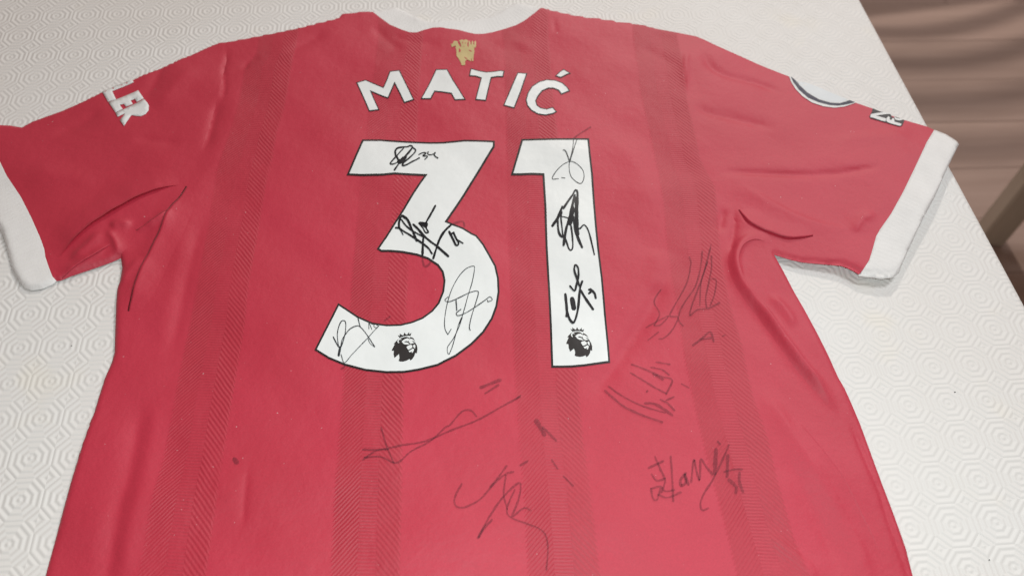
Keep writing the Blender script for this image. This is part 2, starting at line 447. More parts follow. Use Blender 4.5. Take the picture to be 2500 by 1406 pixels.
# left armpit
fold([(462, 446), (400, 462), (340, 486), (270, 525), (200, 572), (140, 625)], 'ridge', 0.0012, 0.012, 0.022, 0.3)
fold([(456, 455), (436, 488), (418, 515), (398, 562), (378, 602), (341, 677), (318, 740), (300, 800)], 'ridge', 0.0018, 0.028, 0.008, 0.3)
fold([(266, 556), (295, 546), (327, 551)], 'ridge', 0.0030, 0.003, 0.006, 0.3)
fold([(262, 558), (276, 580), (287, 600), (293, 628)], 'ridge', 0.0034, 0.004, 0.004, 0.3)
fold([(350, 556), (390, 535), (420, 514)], 'ridge', 0.0022, 0.003, 0.007, 0.3)
fold([(295, 700), (310, 670), (345, 625)], 'ridge', 0.0016, 0.003, 0.005, 0.3)
fold([(140, 672), (200, 645), (245, 618), (275, 597)], 'ridge', 0.0022, 0.007, 0.003, 0.3)
fold([(170, 640), (220, 600), (262, 562)], 'ridge', 0.0030, 0.005, 0.006, 0.3)
# soft lengthwise folds, left half
fold([(600, 150), (580, 230), (560, 320), (520, 400), (480, 470), (455, 560), (425, 700), (400, 830), (380, 950)], 'ridge', 0.0010, 0.014, 0.010, 0.2)
fold([(498, 520), (478, 600), (452, 700), (430, 800), (400, 900)], 'ridge', -0.0012, 0.006, 0.006, 0.25)
fold([(352, 960), (341, 1010), (325, 1100), (310, 1180), (286, 1265), (262, 1400), (240, 1500)], 'ridge', -0.0019, 0.0075, 0.0075, 0.25)
fold([(385, 950), (370, 1050), (345, 1180), (315, 1300), (295, 1450)], 'ridge', 0.0012, 0.009, 0.009, 0.2)
fold([(606, 1130), (598, 1200), (590, 1300)], 'ridge', -0.0010, 0.003, 0.003, 0.3)
# shoulder and sleeve creases, left
fold([(556, 110), (552, 150), (546, 165), (548, 220), (535, 262)], 'ridge', -0.0016, 0.0022, 0.0022, 0.25)
fold([(533, 235), (522, 280), (510, 330), (492, 380)], 'ridge', -0.0020, 0.005, 0.003, 0.3)
fold([(640, 140), (605, 152), (594, 175)], 'ridge', -0.0015, 0.003, 0.004, 0.3)
fold([(800, 75), (740, 110), (690, 135)], 'ridge', -0.0014, 0.006, 0.006, 0.3)
fold([(415, 145), (390, 175), (370, 215), (340, 240)], 'ridge', -0.0016, 0.006, 0.006, 0.3)
fold([(480, 160), (430, 210), (380, 270)], 'ridge', 0.0018, 0.010, 0.010, 0.3)
fold([(320, 330), (380, 345), (450, 350)], 'ridge', -0.0012, 0.006, 0.006, 0.3)
fold([(120, 330), (200, 300), (250, 260)], 'ridge', -0.0014, 0.007, 0.007, 0.3)
fold([(60, 420), (150, 430), (260, 450)], 'ridge', 0.0016, 0.012, 0.012, 0.3)
# collar puckers
fold([(940, 75), (1000, 100), (1080, 108)], 'ridge', -0.0012, 0.004, 0.004, 0.3)
fold([(905, 60), (950, 100), (985, 130)], 'ridge', -0.0013, 0.006, 0.006, 0.3)
fold([(1352, 45), (1357, 85)], 'ridge', -0.0010, 0.0015, 0.0015, 0.3)
fold([(1200, 115), (1260, 100), (1320, 130)], 'ridge', 0.0010, 0.007, 0.007, 0.3)
# right shoulder / sleeve
fold([(1712, 120), (1730, 160), (1770, 185), (1850, 205), (1930, 240)], 'ridge', -0.0020, 0.0055, 0.004, 0.25)
fold([(1690, 250), (1720, 275), (1790, 292), (1900, 320)], 'ridge', -0.0020, 0.007, 0.004, 0.25)
fold([(1677, 120), (1674, 170), (1680, 230)], 'ridge', 0.0016, 0.003, 0.003, 0.3)
fold([(1560, 110), (1610, 140), (1665, 170)], 'ridge', -0.0014, 0.008, 0.008, 0.3)
fold([(1745, 424), (1800, 422), (1870, 426), (1960, 431), (2040, 430), (2100, 424), (2160, 416)], 'ridge', -0.0030, 0.0028, 0.0032, 0.2)
fold([(2010, 360), (2090, 350), (2170, 345), (2230, 330)], 'ridge', 0.0014, 0.008, 0.008, 0.3)
fold([(2080, 580), (2100, 545), (2140, 535)], 'ridge', 0.0020, 0.006, 0.004, 0.3)
fold([(1790, 445), (1850, 480), (1930, 525), (2010, 555), (2100, 570)], 'ridge', 0.0016, 0.003, 0.010, 0.25)
# right armpit
fold([(1796, 500), (1808, 520), (1828, 546), (1866, 566), (1918, 583), (1955, 582), (1990, 576)], 'ridge', 0.0012, 0.018, 0.008, 0.3)
fold([(1895, 600), (1860, 586), (1833, 582), (1807, 597), (1795, 618), (1792, 643), (1799, 671), (1813, 697), (1836, 728), (1868, 770), (1905, 822), (1950, 884), (1990, 930), (2030, 985), (2062, 1030)], 'ridge', 0.0036, 0.0046, 0.0050, 0.22)
fold([(1792, 505), (1793, 553), (1786, 600), (1784, 640)], 'ridge', -0.0022, 0.003, 0.003, 0.3)
fold([(1768, 505), (1762, 535), (1756, 570)], 'ridge', -0.0022, 0.004, 0.004, 0.3)
fold([(1872, 718), (1905, 740), (1930, 770), (1942, 806)], 'ridge', 0.0022, 0.003, 0.006, 0.3)
fold([(1812, 650), (1818, 690), (1840, 722), (1880, 765)], 'ridge', -0.0020, 0.003, 0.003, 0.3)
# right half, lengthwise
fold([(1860, 930), (1895, 1000), (1955, 1090), (2025, 1200), (2083, 1303), (2120, 1398), (2150, 1480)], 'ridge', 0.0018, 0.0060, 0.0075, 0.2)
fold([(1900, 1080), (1960, 1200), (2030, 1330), (2060, 1420)], 'ridge', -0.0016, 0.007, 0.007, 0.25)
fold([(2072, 1010), (2118, 1127), (2147, 1196), (2175, 1283), (2213, 1385), (2240, 1470)], 'ridge', -0.0018, 0.0020, 0.0020, 0.15)
fold([(1640, 640), (1600, 730), (1560, 800), (1510, 880), (1465, 940), (1420, 985)], 'ridge', -0.0024, 0.0075, 0.0075, 0.25)
fold([(1600, 600), (1610, 660), (1600, 720)], 'ridge', 0.0018, 0.010, 0.010, 0.3)
fold([(1870, 1290), (1950, 1360), (2020, 1430)], 'ridge', 0.0018, 0.004, 0.006, 0.3)
fold([(1500, 330), (1560, 420), (1590, 520)], 'ridge', 0.0014, 0.014, 0.014, 0.3)

rng = np.random.RandomState(11)
WV = [(rng.uniform(-1, 1, 2) * s, rng.uniform(0, 6.28), a) for s, a in [(38, .00035), (52, .00030), (75, .00028), (95, .0002), (130, .00016), (160, .00012)] for _ in range(2)]
CU = W2([(2250, 470)])[0]; CU2 = W2([(2343, 350)])[0]
def lift(X):
    d = X - CU
    a = np.exp(-((d[:, 0] / 0.11) ** 2 + (d[:, 1] / 0.12) ** 2)) * 0.0085
    q = X @ OU - CU2 @ OU
    return a
def surf(X):
    """height of the cloth over the table (metres), X = (N,2) world"""
    d, _, _ = seg_dist(X, OUTW, True)
    ed = np.clip(d / 0.0055, 0, 1); ed = np.sqrt(1 - (1 - ed) ** 2)
    h = np.full(len(X), BASE)
    for k, p, a in WV: h = h + a * np.sin(X @ k + p)
    for L, kind, A, wl, wr, tp in FOLDS:
        lo = L.min(0) - 0.07; hi = L.max(0) + 0.07
        m = np.where(((X > lo) & (X < hi)).all(1))[0]
        if not len(m): continue
        D, sg, t = seg_dist(X[m], L)
        w = np.where(sg > 0, wl, wr)
        e = np.clip(np.minimum(t, 1 - t) / tp, 0, 1); e = e * e * (3 - 2 * e)
        h[m] = h[m] + A * e * np.exp(-(D / w) ** np.where(w < 0.0043, 1.15, 1.7))
    h = np.maximum(h, 0.0016)
    return ed * (h - 0.0012) + 0.0012 + lift(X)

def cast(P, off=0.0):
    P = np.atleast_2d(np.asarray(P, float)); z = np.full(len(P), T + BASE)
    for _ in range(3):
        X = ray_at(P, z)[:, :2]; z = T + BASE + lift(X)
    X = ray_at(P, z)[:, :2]
    return np.column_stack([X, T + surf(X) + off])

def sheet2d(P, step, holes=(), bstep=None):
    bs = bstep or step
    loops = [densify(P, bs)] + [densify(h, bs) for h in holes]
    pts = list(np.vstack(loops)); edges = []; k = 0
    for L in loops:
        n = len(L); edges += [(k + i, k + (i + 1) % n) for i in range(n)]; k += n
    lo = loops[0].min(0); hi = loops[0].max(0)
    gx, gy = np.meshgrid(np.arange(lo[0], hi[0], step), np.arange(lo[1], hi[1], step * 0.88))
    gx[1::2] += step / 2
    G = np.column_stack([gx.ravel(), gy.ravel()])
    if len(G):
        G = G[inside(G, loops[0])]
        for L in loops[1:]: G = G[~inside(G, L)]
    if len(G):
        keep = np.ones(len(G), bool)
        for L in loops:
            # coarse distance to the dense boundary points
            for c in np.array_split(L, max(1, len(L) // 400)):
                d2 = ((G[:, None, :] - c[None]) ** 2).sum(2).min(1) if len(G) * len(c) < 2e7 else np.concatenate([((g[:, None, :] - c[None]) ** 2).sum(2).min(1) for g in np.array_split(G, int(len(G) * len(c) / 1e7) + 1)])
                keep &= d2 > (0.55 * step) ** 2
        pts += list(G[keep])
    r = delaunay_2d_cdt([Vector(p) for p in pts], edges, [], 2, 1e-4)
    return np.array([tuple(v) for v in r[0]]), [tuple(f) for f in r[2]]

def orient(V, Fc):
    V = np.asarray(V); out = []
    for f in Fc:
        a, b, c = V[f[0]], V[f[1]], V[f[2]]
        cr = (b[0] - a[0]) * (c[1] - a[1]) - (b[1] - a[1]) * (c[0] - a[0])
        out.append(f if cr > 0 else tuple(reversed(f)))
    return out

shirt_o = ray_at([(1250, 760)], T)[0]
shirt = empty('football_shirt', shirt_o, 'red short sleeved football shirt with white 31 and black marker signatures laid face down', 'shirt')
shirt['_o'] = tuple(shirt_o)

def sub(parent):
    parent['_o'] = tuple(shirt_o); return parent

def cloth(name, P, mat, step, parent, off=0.0, holes=(), uvf=None, thick=0.0, bstep=None):
    p2, Fc = sheet2d(P, step, holes, bstep)
    V = cast(p2, off); Fc = orient(V, Fc)
    uv = uvf(p2, V) if uvf else V[:, :2]
    o = link(name, V, Fc, mat, parent, True, uv)
    if thick:
        md = o.modifiers.new('thickness', 'SOLIDIFY'); md.thickness = thick; md.offset = -1
    return sub(o)

# tonal bands: edges of the four bands (picture x for picture y)
EDG = [
 [(84, 631), (130, 626), (165, 596), (249, 583), (307, 566), (365, 546), (421, 526), (549, 508), (635, 492), (748, 470), (868, 444), (974, 424), (1121, 396), (1196, 375), (1266, 361), (1398, 336), (1720, 262)],
 [(84, 730), (149, 716), (210, 706), (266, 696), (326, 677), (394, 665), (421, 657), (535, 637), (677, 612), (781, 601), (881, 584), (981, 567), (1116, 546), (1214, 531), (1289, 520), (1384, 508), (1720, 462)],
 [(85, 922), (114, 919), (171, 912), (299, 896), (336, 893), (444, 878), (512, 872), (619, 863), (737, 852), (910, 838), (1007, 830), (1108, 822), (1221, 814), (1376, 807), (1720, 785)],
 [(85, 1035), (137, 1031), (228, 1024), (336, 1019), (448, 1008), (600, 1001), (714, 996), (911, 988), (1080, 985), (1260, 981), (1404, 978), (1720, 972)],
 [(85, 1226), (171, 1232), (336, 1235), (437, 1239), (607, 1240), (911, 1255), (1062, 1264), (1224, 1278), (1397, 1287), (1720, 1305)],
 [(85, 1340), (228, 1352), (327, 1363), (600, 1383), (902, 1413), (947, 1415), (1074, 1426), (1160, 1439), (1235, 1447), (1321, 1458), (1396, 1466), (1720, 1497)],
 [(85, 1543), (137, 1550), (228, 1562), (313, 1582), (394, 1600), (480, 1614), (523, 1620), (589, 1626), (682, 1638), (719, 1646), (815, 1661), (871, 1668), (1008, 1697), (1088, 1717), (1201, 1746), (1289, 1770), (1398, 1796), (1720, 1885)],
 [(85, 1655), (171, 1670), (256, 1681), (390, 1713), (456, 1748), (500, 1752), (549, 1756), (651, 1765), (734, 1783), (836, 1813), (903, 1826), (974, 1843), (1072, 1878), (1173, 1901), (1318, 1944), (1398, 1975), (1720, 2090)]]
def band_uv(p2, V):
    X = np.stack([np.interp(p2[:, 1], [a for a, _ in e], [b for _, b in e]) for e in EDG], 1)
    u = np.zeros(len(p2)); x = p2[:, 0]
    u[:] = np.clip(1 - (X[:, 0] - x) / 160.0, 0.15, 1)
    for i in range(7):
        m = x >= X[:, i]
        u[m] = (1 + i) + np.clip((x[m] - X[m, i]) / (X[m, i + 1] - X[m, i]), 0, 1)
    m = x >= X[:, 7]; u[m] = 8 + np.clip((x[m] - X[m, 7]) / 160.0, 0, 0.85)
    return np.column_stack([u, V[:, 1]])

back = cloth('back_panel', BODY, M_BODY, 6.3, shirt, uvf=band_uv)
def flap(parent, mat, pts, side, A, width, uvf=None):
    """overlapping fold: a lip of cloth standing A above what lies beside it, running out into the panel"""
    L = smooth_line(pts, 5.0); n = len(L)
    tg = np.gradient(L, axis=0); tg /= np.linalg.norm(tg, axis=1)[:, None]
    nr = np.column_stack([tg[:, 1], -tg[:, 0]]) * side
    t = np.linspace(0, 1, n); e = np.clip(np.minimum(t, 1 - t) / 0.3, 0, 1); e = e * e * (3 - 2 * e)
    e = e * (1 + 0.10 * np.sin(t * 17 + A * 9e3) + 0.07 * np.sin(t * 41))
    rows = [(5.5, None)] + [(width * k / 9.0, (1 - k / 9.0)) for k in range(10)]
    P = []; Zo = []
    for d, s_ in rows:
        P.append(L + nr * d)
        if s_ is None: Zo.append(np.full(n, -0.0004))
        else:
            lip = s_ ** 1.6 if d > 0.01 else 0.90
            Zo.append(A * e * lip - 0.00022)
    P = np.vstack(P); V = cast(P); V[:, 2] += np.concatenate(Zo)
    Fc = [(j * n + i, j * n + i + 1, (j + 1) * n + i + 1, (j + 1) * n + i) for j in range(len(rows) - 1) for i in range(n - 1)]
    up_ = orient(V, Fc[n - 1:]); lo_ = Fc[:n - 1]
    uv = uvf(P, V) if uvf else V[:, :2]
    return sub(link('fold', V, up_ + lo_, mat, parent, True, uv))
def along(line):
    Lw = W2(densify(line, 15, False))
    ln = sum(np.linalg.norm(Lw[i + 1] - Lw[i]) for i in range(len(Lw) - 1))
    def f(p2, V):
        d, s, t = seg_dist(V[:, :2], Lw); return np.column_stack([t * ln, d])
    return f
slv_l = cloth('sleeve', LSLV, M_SLEEVE, 5.6, shirt)
slv_r = cloth('sleeve', RSLV, M_SLEEVE, 5.6, shirt)
flap(slv_l, M_SLEEVE, [(458, 452), (430, 455), (400, 463), (340, 487), (270, 526), (215, 562), (165, 604), (130, 645)], -1, 0.0034, 75)
flap(slv_l, M_SLEEVE, [(150, 676), (200, 646), (245, 620), (280, 592)], 1, 0.0014, 22)
flap(back, M_BODY, [(462, 440), (440, 484), (418, 516), (398, 562), (378, 602), (341, 677), (320, 735), (308, 775)], 1, 0.0038, 62, band_uv)
flap(slv_l, M_SLEEVE, [(420, 512), (390, 536), (350, 556), (325, 566)], 1, 0.0016, 22)
flap(slv_r, M_SLEEVE, [(1796, 500), (1808, 522), (1828, 547), (1866, 567), (1918, 584), (1955, 583), (2000, 574)], 1, 0.0019, 52)
flap(back, M_BODY, [(1890, 606), (1862, 590), (1838, 588), (1814, 602), (1803, 622), (1801, 645), (1808, 672), (1822, 697), (1844, 726), (1876, 766), (1912, 818), (1957, 880), (1997, 928), (2035, 982), (2065, 1030)], -1, 0.0042, 30, band_uv)
flap(back, M_BODY, [(1915, 985), (1939, 1017), (2008, 1101), (2060, 1173), (2106, 1260), (2141, 1330), (2165, 1400)], -1, 0.0018, 44, band_uv)
cloth('cuff', LCUF, M_RIB, 7.5, slv_l, uvf=along(left_cuffseam))
cloth('cuff', RCUF, M_RIB, 7.5, slv_r, uvf=along(right_cuffseam), thick=0.0016)
cloth('collar', COLL, M_RIB, 6, shirt, off=-0.0003, uvf=along(neck))

def inset(P, d):
    """move the outline inwards by d (picture units)"""
    P = np.asarray(P, float); n = len(P)
    area = sum(P[i][0] * P[(i + 1) % n][1] - P[(i + 1) % n][0] * P[i][1] for i in range(n))
    sgn = 1 if area > 0 else -1; out = []
    for i in range(n):
        a, b, c = P[i - 1], P[i], P[(i + 1) % n]
        u = (b - a) / (np.linalg.norm(b - a) + 1e-9); v = (c - b) / (np.linalg.norm(c - b) + 1e-9)
        n1 = np.array((-u[1], u[0])) * sgn; n2 = np.array((-v[1], v[0])) * sgn
        m = n1 + n2; l = m @ m
        m = m / max(l, 0.5) * 2
        out.append(b + m * d / 1.0 * 1.0 if l > 0.5 else b + m * d * 0.5)
    return [tuple(p) for p in out]

# ------------------------------------------------------------------ number
three = [(884.4, 341.3), (929, 339), (963, 341), (995, 343), (1049, 345.6), (1081, 345.6), (1134, 342), (1208, 344.5), (1208, 359.5), (1175, 412), (1134, 478), (1092.5, 542), (1106, 548), (1130, 557), (1153, 571), (1164, 576), (1181, 597), (1196, 623), (1211, 650), (1218, 680), (1219.5, 714), (1214, 750), (1203, 780), (1182, 812), (1153, 841), (1114, 871), (1069, 894), (1023, 905), (987, 910.5), (943, 911), (891, 905), (841, 892), (802, 876.5), (768, 856), (795.5, 800), (825, 738), (845.6, 751), (873, 769.5), (909, 785.5), (943, 791), (978, 791), (1005, 785), (1030, 775), (1053, 758), (1069, 739), (1080, 711.5), (1083, 686.5), (1079, 666), (1067.5, 650), (1043.6, 634), (1018.5, 625), (982, 618), (955, 615.5), (930, 615), (919.5, 608), (942, 576), (963, 542), (985, 508), (1006, 474), (1025, 445), (1035, 431), (1000, 430), (963, 428), (933.5, 431), (882, 431), (846, 429), (865, 386)]
one = [(1273, 340.5), (1438, 340.5), (1441.7, 379.7), (1447.4, 427.5), (1452, 493.5), (1457.6, 561.8), (1463, 615), (1471, 679.7), (1479, 770.7), (1486, 839), (1490, 884.5), (1462, 890), (1428, 895), (1394, 897.7), (1371, 898), (1346, 897.7), (1342.6, 804.9), (1338, 702), (1332, 600), (1329, 505), (1324.5, 429), (1298, 428), (1271, 429), (1247, 428.6), (1259.6, 386.5)]
def printed(name, P, wd, holes=(), step=11, parent=shirt, z=0.00025, mat=M_WHITE, omat=M_BLACK):
    o = cloth(name, inset(P, wd), mat, step, parent, z + 0.00028, [inset(h, -wd) for h in holes], bstep=9)
    cloth('outline', P, omat, step, o, z, holes, bstep=9)
    return o
d3 = printed('digit_three', three, 4.9)
d1 = printed('digit_one', one, 4.9)
d3['label'] = 'white printed numeral three with black outline'; d1['label'] = 'white printed numeral one with black outline'

L8 = lambda p: Z(840, 70, 4.31, p)
letters = {
 'letter_m': ([(125, 565), (225, 535), (330, 580), (410, 615), (445, 540), (480, 450), (585, 437), (640, 550), (740, 755), (630, 784), (585, 690), (532, 588), (500, 660), (464, 736), (400, 714), (290, 668), (320, 740), (373, 855), (262, 874), (200, 730)], []),
 'letter_a': ([(965, 426), (1087, 426), (1150, 545), (1282, 760), (1165, 765), (1125, 695), (1040, 682), (957, 672), (915, 752), (803, 750), (880, 610)], [[(1026, 545), (1074, 626), (1030, 617), (990, 607)]]),
 'letter_t': ([(1330, 418), (1420, 445), (1500, 460), (1580, 455), (1640, 445), (1690, 450), (1675, 522), (1610, 520), (1552, 530), (1530, 620), (1495, 772), (1378, 762), (1410, 640), (1438, 532), (1380, 512), (1313, 508)], []),
 'letter_i': ([(1825, 466), (1930, 470), (1870, 650), (1792, 844), (1673, 815), (1740, 660)], []),
 'letter_c': ([(2380, 655), (2285, 694), (2255, 652), (2205, 632), (2150, 632), (2090, 660), (2048, 710), (2022, 760), (2035, 805), (2070, 832), (2130, 845), (2196, 828), (2242, 882), (2200, 905), (2120, 920), (2040, 907), (1970, 867), (1925, 812), (1910, 750), (1930, 680), (1975, 610), (2050, 558), (2130, 533), (2220, 538), (2300, 568), (2350, 612)], []),
}
for nm, (P, hs) in letters.items():
    o = printed(nm, L8(P), 2.6, [L8(h) for h in hs], step=8)
    if nm == 'letter_c':
        acc = L8([(2310, 426), (2390, 476), (2345, 490), (2280, 522), (2218, 500), (2265, 455)])
        cloth('accent', inset(acc, 2.4), M_WHITE, 8, o, 0.00053); cloth('accent_outline', acc, M_BLACK, 8, o, 0.00025)

# ------------------------------------------------------------------ small marks
LN = 11.715
lion = {
 'k': [[(485, 450), (545, 480), (540, 408), (615, 455), (640, 460), (680, 378), (715, 440), (745, 445), (812, 372), (815, 440), (882, 393), (845, 482), (760, 472), (640, 490), (530, 527)],
       [(575, 540), (650, 515), (750, 505), (800, 530), (825, 560), (838, 513), (915, 538), (945, 568), (962, 607), (987, 680), (1032, 760), (1050, 850), (1030, 982), (990, 962), (960, 1050), (910, 1130), (845, 1182), (820, 1137), (740, 1180), (650, 1208), (560, 1207), (506, 1190), (530, 1120), (530, 1050), (515, 995), (450, 1050), (390, 1102), (363, 1000), (370, 897), (306, 894), (350, 800), (400, 715), (364, 707), (420, 640), (480, 580), (540, 545)]],
 'w': [[(590, 650), (635, 605), (690, 570), (760, 548), (835, 582), (850, 562), (900, 580), (950, 612), (980, 680), (965, 690), (900, 703), (820, 723), (760, 728), (690, 725), (640, 700), (620, 665)],
       [(600, 590), (560, 553), (520, 562), (478, 605), (472, 640), (488, 672), (515, 688), (524, 670), (507, 635), (517, 600), (550, 584)],
       [(735, 800), (780, 760), (850, 738), (900, 760), (900, 815), (850, 850), (780, 880)],
       [(930, 745), (975, 725), (987, 780), (980, 848), (935, 815), (925, 780)],
       [(795, 905), (850, 890), (910, 845), (947, 857), (945, 900), (905, 967), (880, 955), (890, 920), (830, 952), (810, 935)]],
 'e': [[(665, 655), (720, 628), (770, 643), (812, 628), (797, 660), (852, 712), (830, 724), (770, 670), (720, 667)],
       [(885, 628), (925, 643), (947, 633), (947, 665), (990, 692), (970, 697), (925, 662)]]}
def multi(name, groups, parent):
    """several flat prints as one emblem mesh: groups = [(polys, material, offset)]"""
    V = []; Fc = []; mi = []; mats = []
    for polys, mat, off in groups:
        if mat not in mats: mats.append(mat)
        for P in polys:
            p2, f = sheet2d(P, 9, (), 9)
            v = cast(p2, off); f = orient(v, f); k = len(V)
            V += list(v); Fc += [tuple(i + k for i in q) for q in f]; mi += [mats.index(mat)] * len(f)
    o = link(name, V, Fc, mats, parent, True, np.array(V)[:, :2])
    o.data.polygons.foreach_set('material_index', mi)
    return sub(o)
src = np.array([(971.4, 818.4), (1005.1, 813.7), (973.4, 881.6), (1019.5, 852.6)]); dst = np.array([(1392.6, 806.2), (1424.9, 803.5), (1402.6, 868.4), (1445.7, 848.9)])
A3, *_ = np.linalg.lstsq(np.column_stack([src, np.ones(4)]), dst, rcond=None)
def lmap(P, second):
    q = np.array(Z(930, 780, LN, P))
    return [tuple(x) for x in (np.column_stack([q, np.ones(len(q))]) @ A3 if second else q)]
for sec, par in ((False, d3), (True, d1)):
    o = multi('lion_emblem', [([lmap(p, sec) for p in lion['k']], M_LION, 0.00070), ([lmap(p, sec) for p in lion['w']], M_WHITE, 0.00085), ([lmap(p, sec) for p in lion['e']], M_LION, 0.0010)], par)
    o['label'] = 'small black crowned lion head print'

CR = lambda p: Z(1080, 80, 15.62, p)
crest = [(325, 450), (370, 475), (450, 350), (575, 360), (610, 460), (660, 540), (695, 580), (722, 560), (690, 440), (638, 340), (760, 300), (800, 332), (900, 290), (988, 350), (950, 440), (955, 540), (1000, 600), (1005, 350), (1035, 340), (1065, 400), (1075, 490), (1110, 490), (1115, 370), (1145, 340), (1175, 380), (1180, 490), (1215, 490), (1220, 370), (1255, 335), (1287, 380), (1285, 580), (1215, 612), (1220, 760), (1195, 900), (1180, 1100), (1125, 1100), (1112, 960), (1080, 1105), (940, 1030), (870, 1100), (872, 1240), (740, 1250), (690, 1120), (620, 1000), (540, 900), (535, 700), (505, 610), (520, 535), (430, 550), (365, 590)]
multi('gold_crest', [([CR(crest)], M_GOLD, 0.0004), ([CR([(755, 395), (790, 400), (785, 465), (762, 450)]), CR([(868, 420), (893, 405), (893, 458), (862, 458)]), CR([(800, 555), (850, 553), (825, 590)]), CR([(640, 620), (700, 690), (690, 760), (630, 780)]), CR([(1010, 690), (1130, 730), (1090, 760), (1020, 720)]), CR([(820, 930), (960, 1010), (900, 1020)])], M_SLEEVE, 0.00055)], shirt)

LR = lambda p: Z(230, 180, 10.04, p)
for nm, P, hs in (('sleeve_letter_l', [(905, 112), (972, 222), (440, 432), (537, 632), (340, 697), (172, 402)], []),
                  ('sleeve_letter_e', [(1080, 415), (1212, 608), (1040, 692), (990, 617), (890, 660), (945, 742), (780, 812), (720, 742), (625, 770), (700, 873), (527, 963), (357, 715)], []),
                  ('sleeve_letter_r', [(1222, 628), (1290, 700), (1338, 780), (1330, 900), (1260, 990), (1150, 1045), (1030, 1042), (915, 1022), (738, 1295), (635, 1160), (770, 975), (580, 1070), (530, 978)], [[(990, 850), (1110, 795), (1128, 830), (1080, 875), (1020, 882)]])):
    cloth(nm, LR(P), M_WHITE2, 8, slv_l, 0.0007, [LR(h) for h in hs], bstep=6, thick=0.0005)

B4 = lambda p: Z(1800, 0, 3.514, p)
b = multi('round_badge', [([B4([(447, 643), (465, 702), (500, 762), (560, 827), (640, 882), (740, 917), (830, 929), (920, 919), (1018, 886), (960, 860), (800, 794), (700, 748), (600, 708), (515, 692)])], M_WHITE2, 0.0005),
          ([B4([(462, 650), (485, 707), (530, 772), (610, 842), (700, 882), (790, 906), (860, 912), (940, 901), (1008, 884), (962, 866), (880, 891), (800, 886), (700, 856), (600, 796), (530, 726), (480, 657)])], M_NAVY, 0.0007),
          ([B4([(495, 668), (535, 722), (602, 790), (700, 848), (800, 878), (880, 882), (945, 862), (800, 798), (700, 752), (600, 712), (520, 696)])], M_PALE, 0.0006)], slv_r)
b['label'] = 'white circular sleeve badge with navy ring, half folded out of sight'
NR = lambda p: Z(2100, 240, 15.62, p)
multi('sleeve_patch', [([NR([(470, 412), (700, 512), (880, 562), (1140, 624), (1200, 722), (1270, 772), (1320, 722), (1500, 776), (1620, 834), (1690, 848), (1600, 1060), (1500, 1100), (1430, 1087), (980, 942), (930, 932), (380, 772), (348, 700), (430, 560)])], M_GREY, 0.0005),
        ([NR([(375, 700), (410, 632), (640, 592), (880, 566), (1130, 616), (1190, 655), (1100, 634), (860, 652), (600, 692), (800, 747), (965, 792), (975, 830), (950, 907), (800, 872), (500, 772), (385, 747)]),
          NR([(985, 800), (1060, 715), (1135, 770), (1108, 830), (1175, 865), (1215, 790), (1285, 800), (1300, 920), (1520, 985), (1567, 1010), (1540, 1072), (1470, 1077), (1250, 1012), (1060, 947), (990, 890)]),
          NR([(1280, 735), (1400, 792), (1560, 806), (1620, 838), (1540, 870), (1420, 870), (1330, 840)])], M_WHITE2, 0.0008)], slv_r)

# ------------------------------------------------------------------ signatures (pen strokes as thin ink ribbons)
ZI = [0]
def signature(strokes, ox, oy, sc):
    """strokes: (points, width, material key)"""
    mats = [M_INK, M_INKT, M_INKF]; V = []; Fc = []; mi = []
    for pts, w, mk in strokes:
        Pz = np.array(Z(ox, oy, sc, pts)); L = smooth_line(Pz, 2.5)
        hw = w / sc / 2; n = len(L)
        tg = np.gradient(L, axis=0); tg /= (np.linalg.norm(tg, axis=1)[:, None] + 1e-9)
        nr = np.column_stack([-tg[:, 1], tg[:, 0]])
        s = np.arange(n)
        ww = hw * (1 + 0.13 * np.sin(s * 0.21 + len(V)) + 0.07 * np.sin(s * 0.57))
        cap = 3
        L = np.vstack([[L[0] - tg[0] * hw * c for c in (0.9, 0.6)], L, [L[-1] + tg[-1] * hw * c for c in (0.6, 0.9)]])
        nr = np.vstack([[nr[0]] * 2, nr, [nr[-1]] * 2]); ww = np.concatenate([[ww[0] * 0.35, ww[0] * 0.75], ww, [ww[-1] * 0.75, ww[-1] * 0.35]])
        base = (0.00062 if mk != 2 else 0.00032) + 0.00004 * (ZI[0] % 9); ZI[0] += 1
        offs = base + 0.00006 * np.linspace(0, 1, len(L))
        a = cast(L + nr * ww[:, None]); c = cast(L - nr * ww[:, None])
        zz = np.maximum(a[:, 2], c[:, 2]) + offs; a[:, 2] = zz; c[:, 2] = zz
        k = len(V)
        for i in range(len(L)): V.append(a[i]); V.append(c[i])
        q = [(k + 2 * i, k + 2 * i + 1, k + 2 * i + 3, k + 2 * i + 2) for i in range(len(L) - 1)]
        Fc += q; mi += [mk] * len(q)
    o = link('signature', V, orient(V, Fc), mats, shirt, True)
    o.data.polygons.foreach_set('material_index', mi)
    return o
I, TN, FB = 0, 1, 2
signature([([(640, 570), (622, 450), (632, 370), (700, 290), (850, 258), (1020, 245), (1140, 205), (1205, 245), (1170, 320), (1050, 480), (900, 650), (760, 830), (600, 1075)], 62, I),
           ([(900, 300), (790, 420), (680, 560), (560, 700), (455, 850), (560, 865), (720, 780), (880, 620)], 48, I), ([(660, 560), (720, 690), (800, 760)], 60, I),
           ([(1235, 290), (1310, 355), (1280, 450), (1100, 640), (900, 820), (875, 915), (1000, 890), (1200, 770), (1320, 715), (1440, 642)], 54, I), ([(760, 780), (860, 740), (960, 620)], 150, I),
           ([(1425, 525), (1530, 470), (1640, 455), (1660, 490), (1560, 570), (1700, 580), (1715, 610), (1630, 690)], 40, I), ([(1750, 430), (1720, 480), (1760, 530), (1850, 535), (1930, 500), (1975, 455)], 38, I), ([(1985, 465), (1945, 530), (1990, 600), (2070, 650)], 45, I)], 920, 340, 13.89)
